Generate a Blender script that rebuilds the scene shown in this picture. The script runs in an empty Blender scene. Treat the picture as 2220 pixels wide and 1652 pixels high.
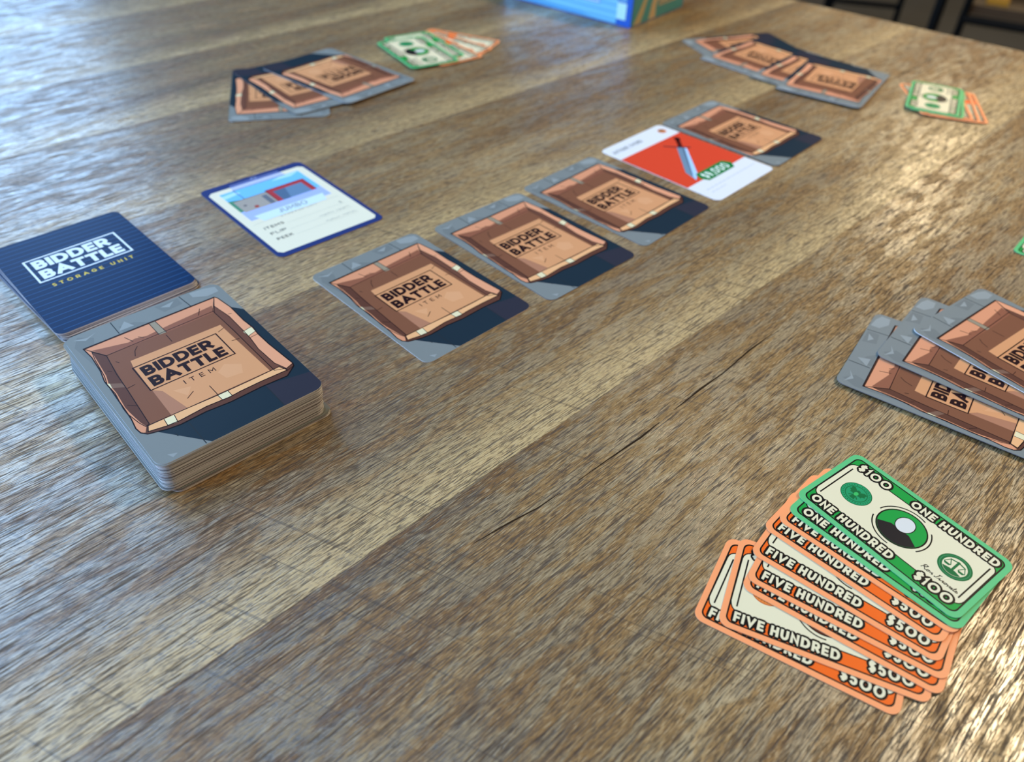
import bpy, bmesh, math, random
from mathutils import Matrix, Vector
random.seed(7)
MM = 0.001
TZ = 0.75                      # height of the table top above the floor
scene = bpy.context.scene
COL = scene.collection

# ------------------------------------------------------------------ camera
FPX, PITCH, ROLL, CAMH = 1664.0, 0.7186, 0.0461, 0.2081
cp, sp, cr, sr = math.cos(PITCH), math.sin(PITCH), math.cos(ROLL), math.sin(ROLL)
_f = Vector((0, cp, -sp)); _r = Vector((1, 0, 0)); _u = _r.cross(_f)
_r2 = _r * cr + _u * sr; _u2 = _u * cr - _r * sr
cam_d = bpy.data.cameras.new('camera'); cam = bpy.data.objects.new('camera', cam_d); COL.objects.link(cam)
M = Matrix((_r2, _u2, -_f)).transposed().to_4x4(); M.translation = Vector((0, 0, TZ + CAMH))
cam.matrix_world = M
cam_d.sensor_width = 36.0; cam_d.lens = FPX / 2220 * 36.0
cam_d.clip_start = 0.01; cam_d.clip_end = 60
cam_d.dof.use_dof = True; cam_d.dof.focus_distance = 0.278; cam_d.dof.aperture_fstop = 9.5
scene.camera = cam

# ------------------------------------------------------------------ world, exposure
world = bpy.data.worlds.new('World'); scene.world = world; world.use_nodes = True
bg = world.node_tree.nodes['Background']
bg.inputs[0].default_value = (0.36, 0.62, 1.0, 1); bg.inputs[1].default_value = 14
scene.view_settings.view_transform = 'Standard'; scene.view_settings.look = 'None'
scene.view_settings.gamma = 1.0; scene.view_settings.use_curve_mapping = False
scene.view_settings.exposure = -0.95
scene.cycles.max_bounces = 6; scene.cycles.diffuse_bounces = 3; scene.cycles.glossy_bounces = 3
scene.cycles.sample_clamp_indirect = 4.0
WINDOWS = [(-1.25, 0.50), (0.62, 2.60)]          # y ranges of the two windows in wall_left
WX, WZ0, WZ1 = -1.30, 0.90, 3.15
for i, (y0, y1) in enumerate(WINDOWS):           # daylight sampling portals in the window openings
    ld = bpy.data.lights.new('window_daylight', 'AREA'); ld.shape = 'RECTANGLE'
    ld.size = WZ1 - WZ0; ld.size_y = y1 - y0
    ld.cycles.is_portal = True
    lo = bpy.data.objects.new('window_daylight', ld); COL.objects.link(lo)
    lo.location = (WX - 0.02, (y0 + y1) / 2, (WZ0 + WZ1) / 2); lo.rotation_euler = (0, -math.pi / 2, 0)

# ------------------------------------------------------------------ helpers
def s2l(c):
    return tuple(((v / 255) / 12.92 if v / 255 <= 0.04045 else ((v / 255 + 0.055) / 1.055) ** 2.4) for v in c)
_mats = {}
def mat(name, rgb, rough=0.42, metallic=0.0, spec=0.5):
    key = (name, rgb, rough)
    if key in _mats: return _mats[key]
    m = bpy.data.materials.new(name); m.use_nodes = True
    b = m.node_tree.nodes['Principled BSDF']
    b.inputs['Base Color'].default_value = (*s2l(rgb), 1); b.inputs['Roughness'].default_value = rough
    b.inputs['Metallic'].default_value = metallic; b.inputs['Specular IOR Level'].default_value = spec
    _mats[key] = m; return m
def noisy(name, rgb, rgb2, scale, rough=0.6, stretch=(1, 1, 1)):
    m = bpy.data.materials.new(name); m.use_nodes = True; nt = m.node_tree; b = nt.nodes['Principled BSDF']
    tc = nt.nodes.new('ShaderNodeTexCoord'); mp = nt.nodes.new('ShaderNodeMapping'); mp.inputs['Scale'].default_value = stretch
    n = nt.nodes.new('ShaderNodeTexNoise'); n.inputs['Scale'].default_value = scale; n.inputs['Detail'].default_value = 6
    mx = nt.nodes.new('ShaderNodeMix'); mx.data_type = 'RGBA'
    mx.inputs['A'].default_value = (*s2l(rgb), 1); mx.inputs['B'].default_value = (*s2l(rgb2), 1)
    nt.links.new(tc.outputs['Object'], mp.inputs[0]); nt.links.new(mp.outputs[0], n.inputs['Vector'])
    nt.links.new(n.outputs['Fac'], mx.inputs['Factor']); nt.links.new(mx.outputs['Result'], b.inputs['Base Color'])
    b.inputs['Roughness'].default_value = rough; return m
def pm(rgb):                                     # printed, lightly varnished card ink
    return mat('ink_%d_%d_%d' % rgb, rgb, 0.34, 0, 0.04)

class MB:
    """collects polygons; every face keeps its own material"""
    def __init__(s): s.v = []; s.f = []; s.m = []; s.mats = []
    def mi(s, m):
        if m not in s.mats: s.mats.append(m)
        return s.mats.index(m)
    def face(s, pts, m):
        k = len(s.v); s.v += [tuple(p) for p in pts]; s.f.append(list(range(k, k + len(pts)))); s.m.append(s.mi(m))
    def box(s, lo, hi, m):
        (a, b, c), (d, e, f) = lo, hi
        P = [(a, b, c), (d, b, c), (d, e, c), (a, e, c), (a, b, f), (d, b, f), (d, e, f), (a, e, f)]
        for q in ((3, 2, 1, 0), (4, 5, 6, 7), (0, 1, 5, 4), (1, 2, 6, 5), (2, 3, 7, 6), (3, 0, 4, 7)):
            s.face([P[i] for i in q], m)
    def tube(s, path, r, m, n=10):
        rings = []
        for i, p in enumerate(path):
            p = Vector(p); a = Vector(path[max(i - 1, 0)]); b = Vector(path[min(i + 1, len(path) - 1)])
            d = (b - a).normalized(); x = d.orthogonal().normalized(); y = d.cross(x)
            if rings:                            # keep the frame from twisting
                x = (px_ - d * px_.dot(d)).normalized(); y = d.cross(x)
            px_ = x
            rings.append([p + x * r * math.cos(2 * math.pi * k / n) + y * r * math.sin(2 * math.pi * k / n) for k in range(n)])
        for A, B in zip(rings, rings[1:]):
            for k in range(n): s.face([A[k], A[(k + 1) % n], B[(k + 1) % n], B[k]], m)
        s.face(rings[0][::-1], m); s.face(rings[-1], m)
    def mesh(s, name):
        me = bpy.data.meshes.new(name); me.from_pydata(s.v, [], s.f)
        for m in s.mats: me.materials.append(m)
        me.polygons.foreach_set('material_index', s.m)
        bm = bmesh.new(); bm.from_mesh(me)
        bmesh.ops.triangulate(bm, faces=[f for f in bm.faces if len(f.verts) > 4])
        bm.to_mesh(me); bm.free(); me.update(); return me
    def build(s, name, parent=None): return obj(name, s.mesh(name), parent)
def obj(name, me, parent=None):
    o = bpy.data.objects.new(name, me); COL.objects.link(o)
    if parent is not None: o.parent = parent
    return o
def tag(o, label, cat, group=None, kind=None):
    o['label'] = label; o['category'] = cat
    if group: o['group'] = group
    if kind: o['kind'] = kind
    return o
def struct(o, label=None):
    o['kind'] = 'structure'
    if label: o['label'] = label
    return o
def empty(name, loc, rz=0):
    o = bpy.data.objects.new(name, None); COL.objects.link(o); o.location = loc; o.rotation_euler = (0, 0, rz)
    o.empty_display_size = 0.02; return o

# ------------------------------------------------------------------ flat print: polygons and stroke lettering (millimetres)
LAY = 0.008                                      # one ink layer above another, mm
def rrect(x0, y0, x1, y1, r, n=6):
    P = []
    for cx, cy, a in ((x1 - r, y1 - r, 0), (x0 + r, y1 - r, 90), (x0 + r, y0 + r, 180), (x1 - r, y0 + r, 270)):
        for k in range(n + 1):
            t = math.radians(a + 90 * k / n); P.append((cx + r * math.cos(t), cy + r * math.sin(t)))
    return P
def disc(cx, cy, rx, ry=None, n=40, a0=0, a1=360):
    ry = ry or rx
    return [(cx + rx * math.cos(math.radians(a0 + (a1 - a0) * k / n)), cy + ry * math.sin(math.radians(a0 + (a1 - a0) * k / n))) for k in range(n if a1 - a0 == 360 else n + 1)]
def band(pts, t, ext=0.0, closed=False):
    """polyline -> list of quads of thickness t with mitred corners"""
    P = []; out = []
    for p in pts:
        p = Vector(p)
        if not P or (p - P[-1]).length > 1e-4: P.append(p)
    if closed and (P[0] - P[-1]).length < 1e-4: P.pop()
    if len(P) < 2: return out
    if ext and not closed:
        P[0] = P[0] + (P[0] - P[1]).normalized() * ext; P[-1] = P[-1] + (P[-1] - P[-2]).normalized() * ext
    n = len(P); L = []; R = []
    for i in range(n):
        a = P[i - 1] if (i > 0 or closed) else None; b = P[(i + 1) % n] if (i < n - 1 or closed) else None
        d1 = (P[i] - a).normalized() if a is not None else None; d2 = (b - P[i]).normalized() if b is not None else None
        if d1 is None: d1 = d2
        if d2 is None: d2 = d1
        n1 = Vector((-d1.y, d1.x)); n2 = Vector((-d2.y, d2.x)); m = n1 + n2
        m = n1 if m.length < 1e-6 else m.normalized()
        k = 1 / max(0.42, m.dot(n1))
        L.append(P[i] + m * t / 2 * k); R.append(P[i] - m * t / 2 * k)
    for i in range(n if closed else n - 1):
        j = (i + 1) % n; out.append([tuple(L[i]), tuple(R[i]), tuple(R[j]), tuple(L[j])])
    return out
def arc(cx, cy, rx, ry, a0, a1, n=9):
    return [(cx + rx * math.cos(math.radians(a0 + (a1 - a0) * k / n)), cy + ry * math.sin(math.radians(a0 + (a1 - a0) * k / n))) for k in range(n + 1)]
O_ = [('c', arc(.5, .5, .5, .5, 0, 360, 22)[:-1])]
GL = {  # glyph: (width, strokes) in a unit-height box of stroke centre lines, x scaled by the width
 'A': (.95, [[(0, 0), (.5, 1), (1, 0)], [(.2, .3), (.8, .3)]]),
 'B': (.72, [[(0, 0), (0, 1)], [(0, .5), (.6, .5)] + arc(.6, .75, .32, .25, -90, 90) + [(0, 1)], [(0, .5), (.64, .5)] + arc(.64, .25, .36, .25, 90, -90) + [(0, 0)]]),
 'C': (.85, [arc(.52, .5, .52, .5, 45, 315, 16)]),
 'D': (.85, [[(0, 0), (0, 1)], [(0, 1), (.42, 1)] + arc(.42, .5, .58, .5, 90, -90, 12) + [(0, 0)]]),
 'E': (.64, [[(1, 1), (0, 1), (0, 0), (1, 0)], [(0, .5), (.9, .5)]]),
 'F': (.62, [[(1, 1), (0, 1), (0, 0)], [(0, .48), (.9, .48)]]),
 'G': (.9, [arc(.52, .5, .52, .5, 45, 330, 16) + [(.98, .45), (.6, .45)]]),
 'H': (.76, [[(0, 0), (0, 1)], [(1, 0), (1, 1)], [(0, .5), (1, .5)]]),
 'I': (.0, [[(0, 0), (0, 1)]]),
 'J': (.5, [[(1, 1), (1, .3)] + arc(.5, .3, .5, .3, 0, -170, 8)]),
 'K': (.75, [[(0, 0), (0, 1)], [(1, 1), (.05, .42)], [(.35, .6), (1, 0)]]),
 'L': (.58, [[(0, 1), (0, 0), (1, 0)]]),
 'M': (.95, [[(0, 0), (0, 1), (.5, .3), (1, 1), (1, 0)]]),
 'N': (.8, [[(0, 0), (0, 1), (1, 0), (1, 1)]]),
 'O': (1.0, O_), '0': (.95, O_),
 'P': (.68, [[(0, 0), (0, 1), (.6, 1)] + arc(.6, .7, .4, .3, 90, -90) + [(0, .4)]]),
 'Q': (1.0, O_ + [[(.6, .3), (1, -.02)]]),
 'R': (.74, [[(0, 0), (0, 1), (.6, 1)] + arc(.6, .69, .38, .31, 90, -90) + [(0, .38)], [(.55, .38), (1, 0)]]),
 'S': (.66, [arc(.5, .75, .48, .25, 40, 270, 10) + arc(.5, .25, .48, .25, 90, -140, 10)]),
 'T': (.76, [[(0, 1), (1, 1)], [(.5, 1), (.5, 0)]]),
 'U': (.78, [[(0, 1), (0, .42)] + arc(.5, .42, .5, .42, 180, 360, 12) + [(1, 1)]]),
 'V': (.9, [[(0, 1), (.5, 0), (1, 1)]]),
 'W': (1.2, [[(0, 1), (.27, 0), (.5, .8), (.73, 0), (1, 1)]]),
 '1': (.3, [[(0, .82), (1, 1), (1, 0)]]),
 '5': (.64, [[(.9, 1), (.15, 1), (.08, .58), (.5, .6)] + arc(.5, .3, .48, .3, 90, -140, 10)]),
 '9': (.7, [arc(.5, .68, .46, .32, 0, 360, 14), [(.96, .68), (.85, .25), (.4, 0)]]),
 '$': (.62, [arc(.5, .73, .46, .23, 40, 270, 10) + arc(.5, .27, .46, .23, 90, -140, 10), [(.5, -.06), (.5, 1.06)]]),
 ',': (.0, [[(0, .08), (-.0, -.2)]]), "'": (.0, [[(0, .8), (0, 1)]]),
}
def text_strokes(s, x, y, h, t, wx=1.0, gap=0.25, width=None, shear=0.0):
    """centre lines of a line of text; x, y is the lower left of the inked box; fits width when given"""
    H = h - t
    def lay(wx):
        cx = x + t / 2; out = []
        for ch in s:
            if ch == ' ': cx += h * 0.30 * wx + gap * h; continue
            w, st = GL[ch]; W = max(0.0, w * h * wx - t) if w else 0.0
            if w: W = max(W, 0.25 * h * wx * w)
            for k in st:
                c = isinstance(k, tuple); P = k[1] if c else k
                out.append((c, [(cx + p[0] * W + shear * p[1] * H, y + t / 2 + p[1] * H) for p in P]))
            cx += W + t + gap * h
        return out, cx - t / 2 - gap * h - x
    if width:
        a, b = 0.2, 4.0
        for _ in range(30):
            wx = (a + b) / 2; e = lay(wx)[1]
            if e > width: b = wx
            else: a = wx
    return lay(wx)[0]
class Art(MB):
    def __init__(s, z0): super().__init__(); s.z0 = z0
    def poly(s, pts, rgb, lay):
        a = sum(p[0] * q[1] - q[0] * p[1] for p, q in zip(pts, pts[1:] + pts[:1]))
        if a < 0: pts = pts[::-1]
        z = (s.z0 + lay * LAY + getattr(s, 'eps', 0.0)) * MM
        s.face([(p[0] * MM, p[1] * MM, z) for p in pts], pm(rgb))
    def line(s, pts, t, rgb, lay, closed=False, ext=0.0):
        e0 = getattr(s, 'eps', 0.0)
        for i, q in enumerate(band(pts, t, ext, closed)):
            s.eps = e0 + (i % 5) * 0.0005            # strokes that cross never lie in one plane
            s.poly(q, rgb, lay)
        s.eps = e0
    def text(s, st, t, rgb, lay, grow=0.0):
        for n_, (c, P) in enumerate(st):
            s.eps = (n_ % 4) * 0.0025
            if not grow: s.line(P, t, rgb, lay, c, t * .48); continue        # square caps
            P = P + P[:1] if c else P                  # outline: round joins
            for p, q in zip(P, P[1:]):
                if (Vector(p) - Vector(q)).length > 1e-4:
                    for k in band([p, q], t + 2 * grow): s.poly(k, rgb, lay)
            for p in P: s.poly(disc(p[0], p[1], t / 2 + grow, n=10), rgb, lay)
        s.eps = 0.0

def slab(w, h, th, r, edge, top, bottom, n=6):
    """a card blank: rounded slab with its own top, bottom and edge colours (mm)"""
    b = MB(); P = rrect(-w / 2, -h / 2, w / 2, h / 2, r, n)
    b.face([(x * MM, y * MM, th * MM) for x, y in P], top)
    b.face([(x * MM, y * MM, 0) for x, y in P[::-1]], bottom)
    for p, q in zip(P, P[1:] + P[:1]):
        b.face([(p[0] * MM, p[1] * MM, 0), (q[0] * MM, q[1] * MM, 0), (q[0] * MM, q[1] * MM, th * MM), (p[0] * MM, p[1] * MM, th * MM)], edge)
    return b
CW, CH, TH, CR = 63.2, 88.0, 0.28, 4.0
BW, BH = 61.0, 36.0
EDGE = mat('card_stock_edge', (214, 206, 210), 0.7)      # each card's edge a slightly different white
_nt = EDGE.node_tree; _oi = _nt.nodes.new('ShaderNodeObjectInfo'); _rp = _nt.nodes.new('ShaderNodeValToRGB')
_rp.color_ramp.interpolation = 'CONSTANT'
_rp.color_ramp.elements[0].color = (*s2l((128, 117, 120)), 1); _rp.color_ramp.elements[1].position = .28; _rp.color_ramp.elements[1].color = (*s2l((244, 238, 240)), 1)
_e = _rp.color_ramp.elements.new(.65); _e.color = (*s2l((222, 214, 218)), 1)
_nt.links.new(_oi.outputs['Random'], _rp.inputs[0]); _nt.links.new(_rp.outputs[0], _nt.nodes['Principled BSDF'].inputs['Base Color'])

def stack_z(i, pitch=0.42): return TZ + (0.06 + i * pitch) * MM

def logo(A, x0, y0, x1, y1, ink, lay, line_w, t):
    A.line([(x0, y0), (x1, y0), (x1, y1), (x0, y1)], line_w, ink, lay, True)
    h = (y1 - y0) * 0.38; m = (x1 - x0) * 0.055; iw = (x1 - x0) - 2 * m
    g = ((y1 - y0) - 2 * h) / 3
    A.text(text_strokes('BIDDER', x0 + m, y0 + 2 * g + h, h, t, gap=0.07, width=iw * .93), t, ink, lay)
    A.text(text_strokes('BATTLE', x0 + m, y0 + g, h, t, gap=0.06, width=iw), t, ink, lay)

# ---- item card back: an open cardboard crate on stone paving
PINK, LITE, TAN, BROWN, DARK, TAPE, INK = (214, 147, 110), (230, 174, 122), (210, 150, 104), (126, 82, 60), (94, 60, 48), (226, 214, 172), (30, 20, 24)
CR_ = dict(
 outer=[(-27.7, 33.4), (-1.9, 33.9), (26.1, 34.1), (26.9, 32.5), (28.0, 23.3), (27.8, 11.5), (28.3, 4.7), (27.8, -0.6), (27.9, -9.0), (29.0, -24.9), (28.5, -26.6), (23.7, -30.2), (13.3, -29.6), (5.0, -29.8), (1.1, -29.9), (-7.8, -29.0), (-17.3, -29.4), (-21.8, -28.7), (-27.9, -26.7), (-29.5, -24.6), (-29.9, -21.6), (-29.2, -16.0), (-29.0, -9.6), (-28.8, -1.9), (-28.6, 3.6), (-28.7, 9.5), (-27.6, 16.4), (-27.1, 26.2)],
 topwall=[(-27.4, 32.9), (25.9, 33.7), (21.7, 25.0), (-22.5, 23.9)],
 topshade=[(-25.6, 30.4), (-13.0, 26.6), (-10.3, 27.4), (-6.0, 26.2), (3.8, 27.4), (13.9, 28.2), (22.6, 29.0), (21.2, 24.0), (1.2, 23.5), (-22.5, 23.9)],
 floor=[(-22.5, 23.9), (21.2, 24.0), (21.5, -5.9), (21.8, -24.0), (-25.8, -22.5), (-24.2, -0.1)],
 lit=[(-16.9, 15.1), (19.2, 14.6), (20.2, -23.3), (-12.0, -23.0), (-14.9, -8.9), (-17.8, -6.0), (-17.5, 11.0)],
 mid=[(-14.9, -8.9), (-12.0, -23.0), (-17.9, -23.0), (-17.6, -6.5)],
 leftwall=[(-25.9, 29.5), (-22.5, 23.9), (-23.8, 10.8), (-24.2, -0.1), (-25.5, -22.3), (-26.9, -22.8), (-27.9, -19.8), (-29.2, -12.5), (-29.2, -8.9), (-28.3, 0.5), (-28.6, 7.4), (-27.6, 12.4), (-26.7, 23.9)],
 leftrim=[(-27.7, 33.4), (-25.9, 29.5), (-26.2, 23.9), (-27.0, 12.4), (-28.0, 7.4), (-27.8, 0.5), (-28.5, -8.9), (-28.3, -12.5), (-27.5, -19.8), (-26.7, -22.8), (-28.2, -25.6), (-29.5, -24.6), (-29.9, -21.6), (-29.2, -16.0), (-29.0, -9.6), (-28.8, -1.9), (-28.6, 3.6), (-28.7, 9.5), (-27.6, 16.4), (-27.1, 26.2)],
 rightwall=[(23.2, 28.1), (24.6, 17.8), (24.4, 4.5), (24.2, -0.9), (23.3, -9.0), (23.7, -20.5), (25.6, -26.2), (21.6, -24.4), (21.5, -5.9), (21.6, 7.4), (21.2, 24.0)],
 rightrim=[(26.1, 34.1), (26.9, 32.5), (28.0, 23.3), (27.8, 11.5), (28.3, 4.7), (27.8, -0.6), (27.9, -9.0), (29.0, -24.9), (27.4, -25.6), (25.6, -26.2), (23.7, -20.5), (23.3, -9.0), (24.2, -0.9), (24.4, 4.5), (24.6, 17.8), (23.2, 28.1)],
 botrim=[(-26.2, -22.9), (-14.6, -23.1), (-0.7, -23.7), (12.0, -23.8), (24.0, -23.6), (25.4, -27.2), (14.6, -26.8), (6.3, -26.9), (2.1, -27.3), (-6.7, -26.6), (-16.6, -27.4), (-21.2, -27.1), (-27.3, -25.7)])
CR_COL = dict(outer=DARK, topwall=PINK, topshade=(142, 90, 68), floor=BROWN, lit=TAN, mid=(172, 120, 92), leftwall=DARK, leftrim=PINK, rightwall=(108, 70, 56), rightrim=(222, 156, 118), botrim=LITE)
CRACKS = [[(0.0, 22.0), (0.0, 16.5)], [(-13.0, 30.6), (-11.4, 26.0)], [(-8.8, 27.7), (-7.2, 25.8)], [(-14.4, 16.7), (-13.2, 20), (-11.4, 22.1)], [(17.8, 30.1), (15.4, 26.0)], [(17.8, 2.2), (21.0, 1.7)], [(16.4, 10.7), (19.3, 11.9)], [(-0.8, -17.0), (-0.7, -23.7)], [(-9.9, -18.4), (-6.5, -16.0)], [(-21.2, 18.2), (-20.5, 16.6)], [(-25.7, 14.8), (-24.5, 13.4)], [(-27.5, -8.1), (-25.1, -10.6)], [(25.0, 19.3), (26.3, 18.8)], [(24.4, -0.5), (28.0, -0.2)], [(-23.9, 0.6), (-20.9, 0.9)], [(24.8, -27.6), (28.5, -26.6)], [(26.0, 33.9), (20.9, 24.5)], [(-27.4, 32.9), (-22.6, 23.7)]]
PAVE = [[(-13.5, 43.6), (-13.5, 34.4)], [(15.0, 43.6), (15.9, 34.1)], [(14.8, -30.6), (14.7, -43.8)], [(-14.9, -30.4), (-14.8, -43.6)], [(-20.5, -34.2), (-20.7, -32.4)]]
def item_meshes():
    body = slab(CW, CH, TH, CR, EDGE, pm((124, 129, 126)), pm((124, 129, 126))).mesh('item_card')
    A = Art(TH)                                   # stone paving and the drawn shade of the crate
    corner = [(CW / 2 - 4 + 4 * math.cos(math.radians(a)) - 0.03, -CH / 2 + 4 + 4 * math.sin(math.radians(a)) + 0.03) for a in (0, -18, -36, -54, -72, -90)]
    A.poly([(24, 24), (26.8, 25.1), (CW / 2 - .03, 18.5)] + corner + [(-12.9, -CH / 2 + .03), (-24.8, -28.0), (0, -20)], (34, 48, 58), 1)
    A.poly([(18, -30.5), (CW / 2 - .03, -33.5)] + corner + [(14.8, -CH / 2 + .03), (14.8, -30)], (50, 50, 60), 2)
    for P in ([(19.3, 43.3), (25.5, 42.6), (29.8, 41.0), (29.6, 37.1), (24.4, 36.5), (19.3, 39.5)], [(-13, 36), (-9, 41), (-7, 36)], [(6, 41), (12, 42), (9, 39)], [(-29, 41), (-24, 39.5), (-20, 41), (-25, 38)], [(-27, -40), (-24, -41.5), (-26, -42.5)]):
        A.poly(P, (144, 150, 148), 3)
    for P in ([(-30, 36), (-27, 42), (-22, 38), (-28, 20)], [(-12, 34.2), (-2, 34.6), (-6, 38), (-12, 39)], [(4, 43), (14, 43), (14, 38), (6, 37)]):
        A.poly(P, (115, 120, 118), 2)
    for l in PAVE: A.line(l, 0.35, (40, 46, 50), 4)
    stone = A.mesh('stone_ground')
    A = Art(TH + 0.03)
    for k, v in CR_.items(): A.poly(v, CR_COL[k], {'outer': 1, 'topwall': 2, 'floor': 2, 'topshade': 3, 'lit': 3, 'mid': 4, 'leftwall': 4, 'rightwall': 4}.get(k, 5))
    for P in ([(5, -12), (9, -9), (14, -13), (12, -18), (6, -17)], [(-12, -11), (-6, -13), (-9, -17)]): A.poly(P, (216, 158, 113), 4)
    A.poly([(-2.1, 33.5), (0.4, 33.3), (0.9, 23.5), (-2.0, 23.7)], (150, 138, 116), 6)
    A.poly([(24.0, 4.8), (27.9, 5.6), (27.9, 2.0), (24.3, 0.8)], TAPE, 6)
    A.poly([(-0.9, -23.8), (3.0, -23.6), (3.0, -27.1), (-0.7, -27.0)], TAPE, 6)
    A.poly([(-20.7, -23.3), (-17.1, -23.5), (-17.6, -27.6), (-21.0, -27.2)], TAPE, 6)
    A.poly([(-28.7, 8.0), (-27.7, 7.1), (-28.0, 4.2), (-28.9, 4.6)], TAPE, 6)
    A.poly([(-27.7, 7.1), (-24.4, 4.6), (-24.0, 1.5), (-28.0, 4.2)], (122, 92, 76), 6)
    for k, t in (('outer', .42), ('topwall', .3), ('leftwall', .3), ('rightwall', .3), ('botrim', .36), ('rightrim', .25)): A.line(CR_[k], t, INK, 7, True)
    for l in CRACKS: A.line(l, 0.28, (52, 32, 30), 7)
    for a, b in (((-2.1, 33.5), (-2.0, 23.7)), ((0.4, 33.3), (0.9, 23.5)), ((-0.9, -23.8), (-0.7, -27)), ((3, -23.6), (3, -27.1)), ((-20.7, -23.3), (-21, -27.2)), ((-17.1, -23.5), (-17.6, -27.6)), ((24, 4.8), (27.9, 5.6)), ((24.3, .8), (27.9, 2))): A.line([a, b], .26, INK, 7)
    crate = A.mesh('printed_crate')
    A = Art(TH + 0.03)
    logo(A, -18.0, -5.9, 15.1, 10.4, (38, 20, 24), 8, 0.5, 1.55)
    A.text(text_strokes('ITEM', -6.9, -10.6, 2.5, 0.34, gap=0.75, width=12.0), 0.34, (48, 26, 28), 8)
    return body, stone, crate, A.mesh('lettering')

# ---- storage card back: corrugated blue door
def storage_back_meshes():
    body = slab(CW, CH, TH, CR, EDGE, pm((0, 36, 76)), pm((0, 36, 76))).mesh('storage_card')
    A = Art(TH)
    y = -41
    while y < 42:
        A.line([(-31.2 if abs(y) < 40 else -28, y), (31.2 if abs(y) < 40 else 28, y)], 0.22, (46, 100, 156), 1); y += 3.9
    ribs = A.mesh('door_ribs')
    A = Art(TH)
    logo(A, -22.0, 1.0, 20.8, 23.0, (222, 236, 240), 2, 0.95, 2.05)
    A.text(text_strokes('STORAGE UNIT', -18.8, -5.9, 2.7, 0.5, gap=0.55, width=37.5), 0.5, (226, 200, 70), 2)
    return body, ribs, A.mesh('lettering')

def storage_face_meshes():
    NAVY = (42, 58, 112)
    body = slab(CW, CH, TH, CR, EDGE, pm(NAVY), pm((0, 36, 76))).mesh('storage_card')
    A = Art(TH)
    A.poly([(-29.4, 36), (-27, 38.2), (27, 38.2), (29.4, 36), (29.4, -38), (27.5, -40.2), (-27.5, -40.2), (-29.4, -38)], (228, 224, 200), 1)
    sheet = A.mesh('cream_sheet')
    A = Art(TH)
    A.poly([(-24.5, 6), (24.5, 6), (24.5, 33.6), (-24.5, 33.6)], (116, 190, 240), 2)
    for P in ([(-24.5, 27), (-14, 29), (-16, 32), (-24.5, 31)], [(6, 31), (18, 30), (24.5, 33), (12, 33.4)]): A.poly(P, (176, 222, 246), 3)
    A.poly([(-24.5, -2.5), (24.5, -2.5), (24.5, 9), (-24.5, 9)], (166, 184, 238), 3)
    A.poly([(-24.5, 9), (-18, 9), (-18, 22), (-24.5, 24)], (78, 138, 112), 3)
    A.poly([(-22.5, 7.5), (-2, 7.5), (-2, 21.5), (-22.5, 21.5)], (164, 158, 150), 4)
    A.poly([(-7, 8), (-4, 8), (-4, 19), (-7, 19)], (104, 112, 124), 5)
    A.poly(disc(-14.5, 10, 1.3), (160, 60, 60), 5); A.poly(disc(-19, 14.5, 1.0), (110, 108, 110), 5)
    A.poly([(-2.6, 7.5), (21.3, 7.5), (21.3, 23.0), (-2.6, 23.0)], (172, 62, 70), 5)
    A.poly([(0.4, 7.4), (18.4, 7.4), (18.4, 19.6), (0.4, 19.6)], (104, 136, 168), 6)
    A.poly([(0.4, 7.4), (5, 7.4), (8, 19.6), (0.4, 19.6)], (82, 108, 138), 7)
    for y in range(9, 19, 2): A.line([(0.6, y), (18.2, y)], .18, (86, 116, 148), 8)
    A.line([(-2.6, 7.5), (-2.6, 23.0), (21.3, 23.0), (21.3, 7.5)], .4, (90, 30, 40), 8)
    A.line([(-22.5, 21.6), (-2, 21.6)], .4, (90, 92, 90), 8); A.line([(-15.6, 21.6), (-16.2, 33.6)], .5, (84, 104, 120), 8)
    pic = A.mesh('storage_picture')
    A = Art(TH)
    A.poly([(-16, 34.2), (16, 34.2), (16, 36.4), (-16, 36.4)], (184, 196, 232), 4)
    A.poly([(-16, 36.8), (16, 36.8), (15, 40.8), (-15, 40.8)], (92, 106, 160), 4)
    A.poly([(-16, 37.0), (16, 37.0), (16, 37.8), (-16, 37.8)], (206, 216, 244), 5)
    A.poly(disc(0, 40.6, 2.0, 1.4), (130, 144, 190), 5); A.poly(disc(0, 40.7, 0.9, .6), (30, 40, 80), 6)
    A.line([(-16.4, 33.9), (16.4, 33.9)], .4, (70, 84, 110), 6)
    clip = A.mesh('clipboard_clip')
    A = Art(TH)
    A.poly([(-19, -6.4), (19, -6.4), (21, 1.2), (-21, 1.2)], (206, 228, 236), 4)
    A.text(text_strokes('JUMBO', -8, -4.0, 4.2, .42, gap=.2, width=17), .42, (52, 62, 84), 6)
    A.text(text_strokes('STORAGE UNIT', -10, -8.2, 1.2, .2, gap=.6, width=22), .2, (150, 158, 156), 6)
    for s, y in (('ITEMS', -15.2), ('FLIP', -21.8), ('PEEK', -28.4)):
        A.text(text_strokes(s, -23.4, y, 2.5, .42, gap=.25, width=2.25 * len(s)), .42, (66, 72, 74), 6)
        A.line([(-23.4 + 2.3 * len(s) + 1, y - .3), (24.5, y - .3)], .14, (176, 182, 172), 5)
    A.text(text_strokes('5', 22.2, -15, 2.2, .3), .3, (120, 126, 122), 6)
    rr = random.Random(3)
    for y in (-21.2, -27.8):
        for x0, x1 in ((5.5, 14.5), (16, 24.5)):
            P = []; x = x0
            while x < x1: P.append((x, y + rr.uniform(0, 1.3))); x += .55
            A.line(P, .24, (140, 146, 142), 6)
    A.line([(-26, -7.4), (-21, -6.9), (21, -6.9), (26, -7.2)], .18, (176, 182, 172), 5)
    return body, sheet, pic, clip, A.mesh('lettering')

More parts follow.
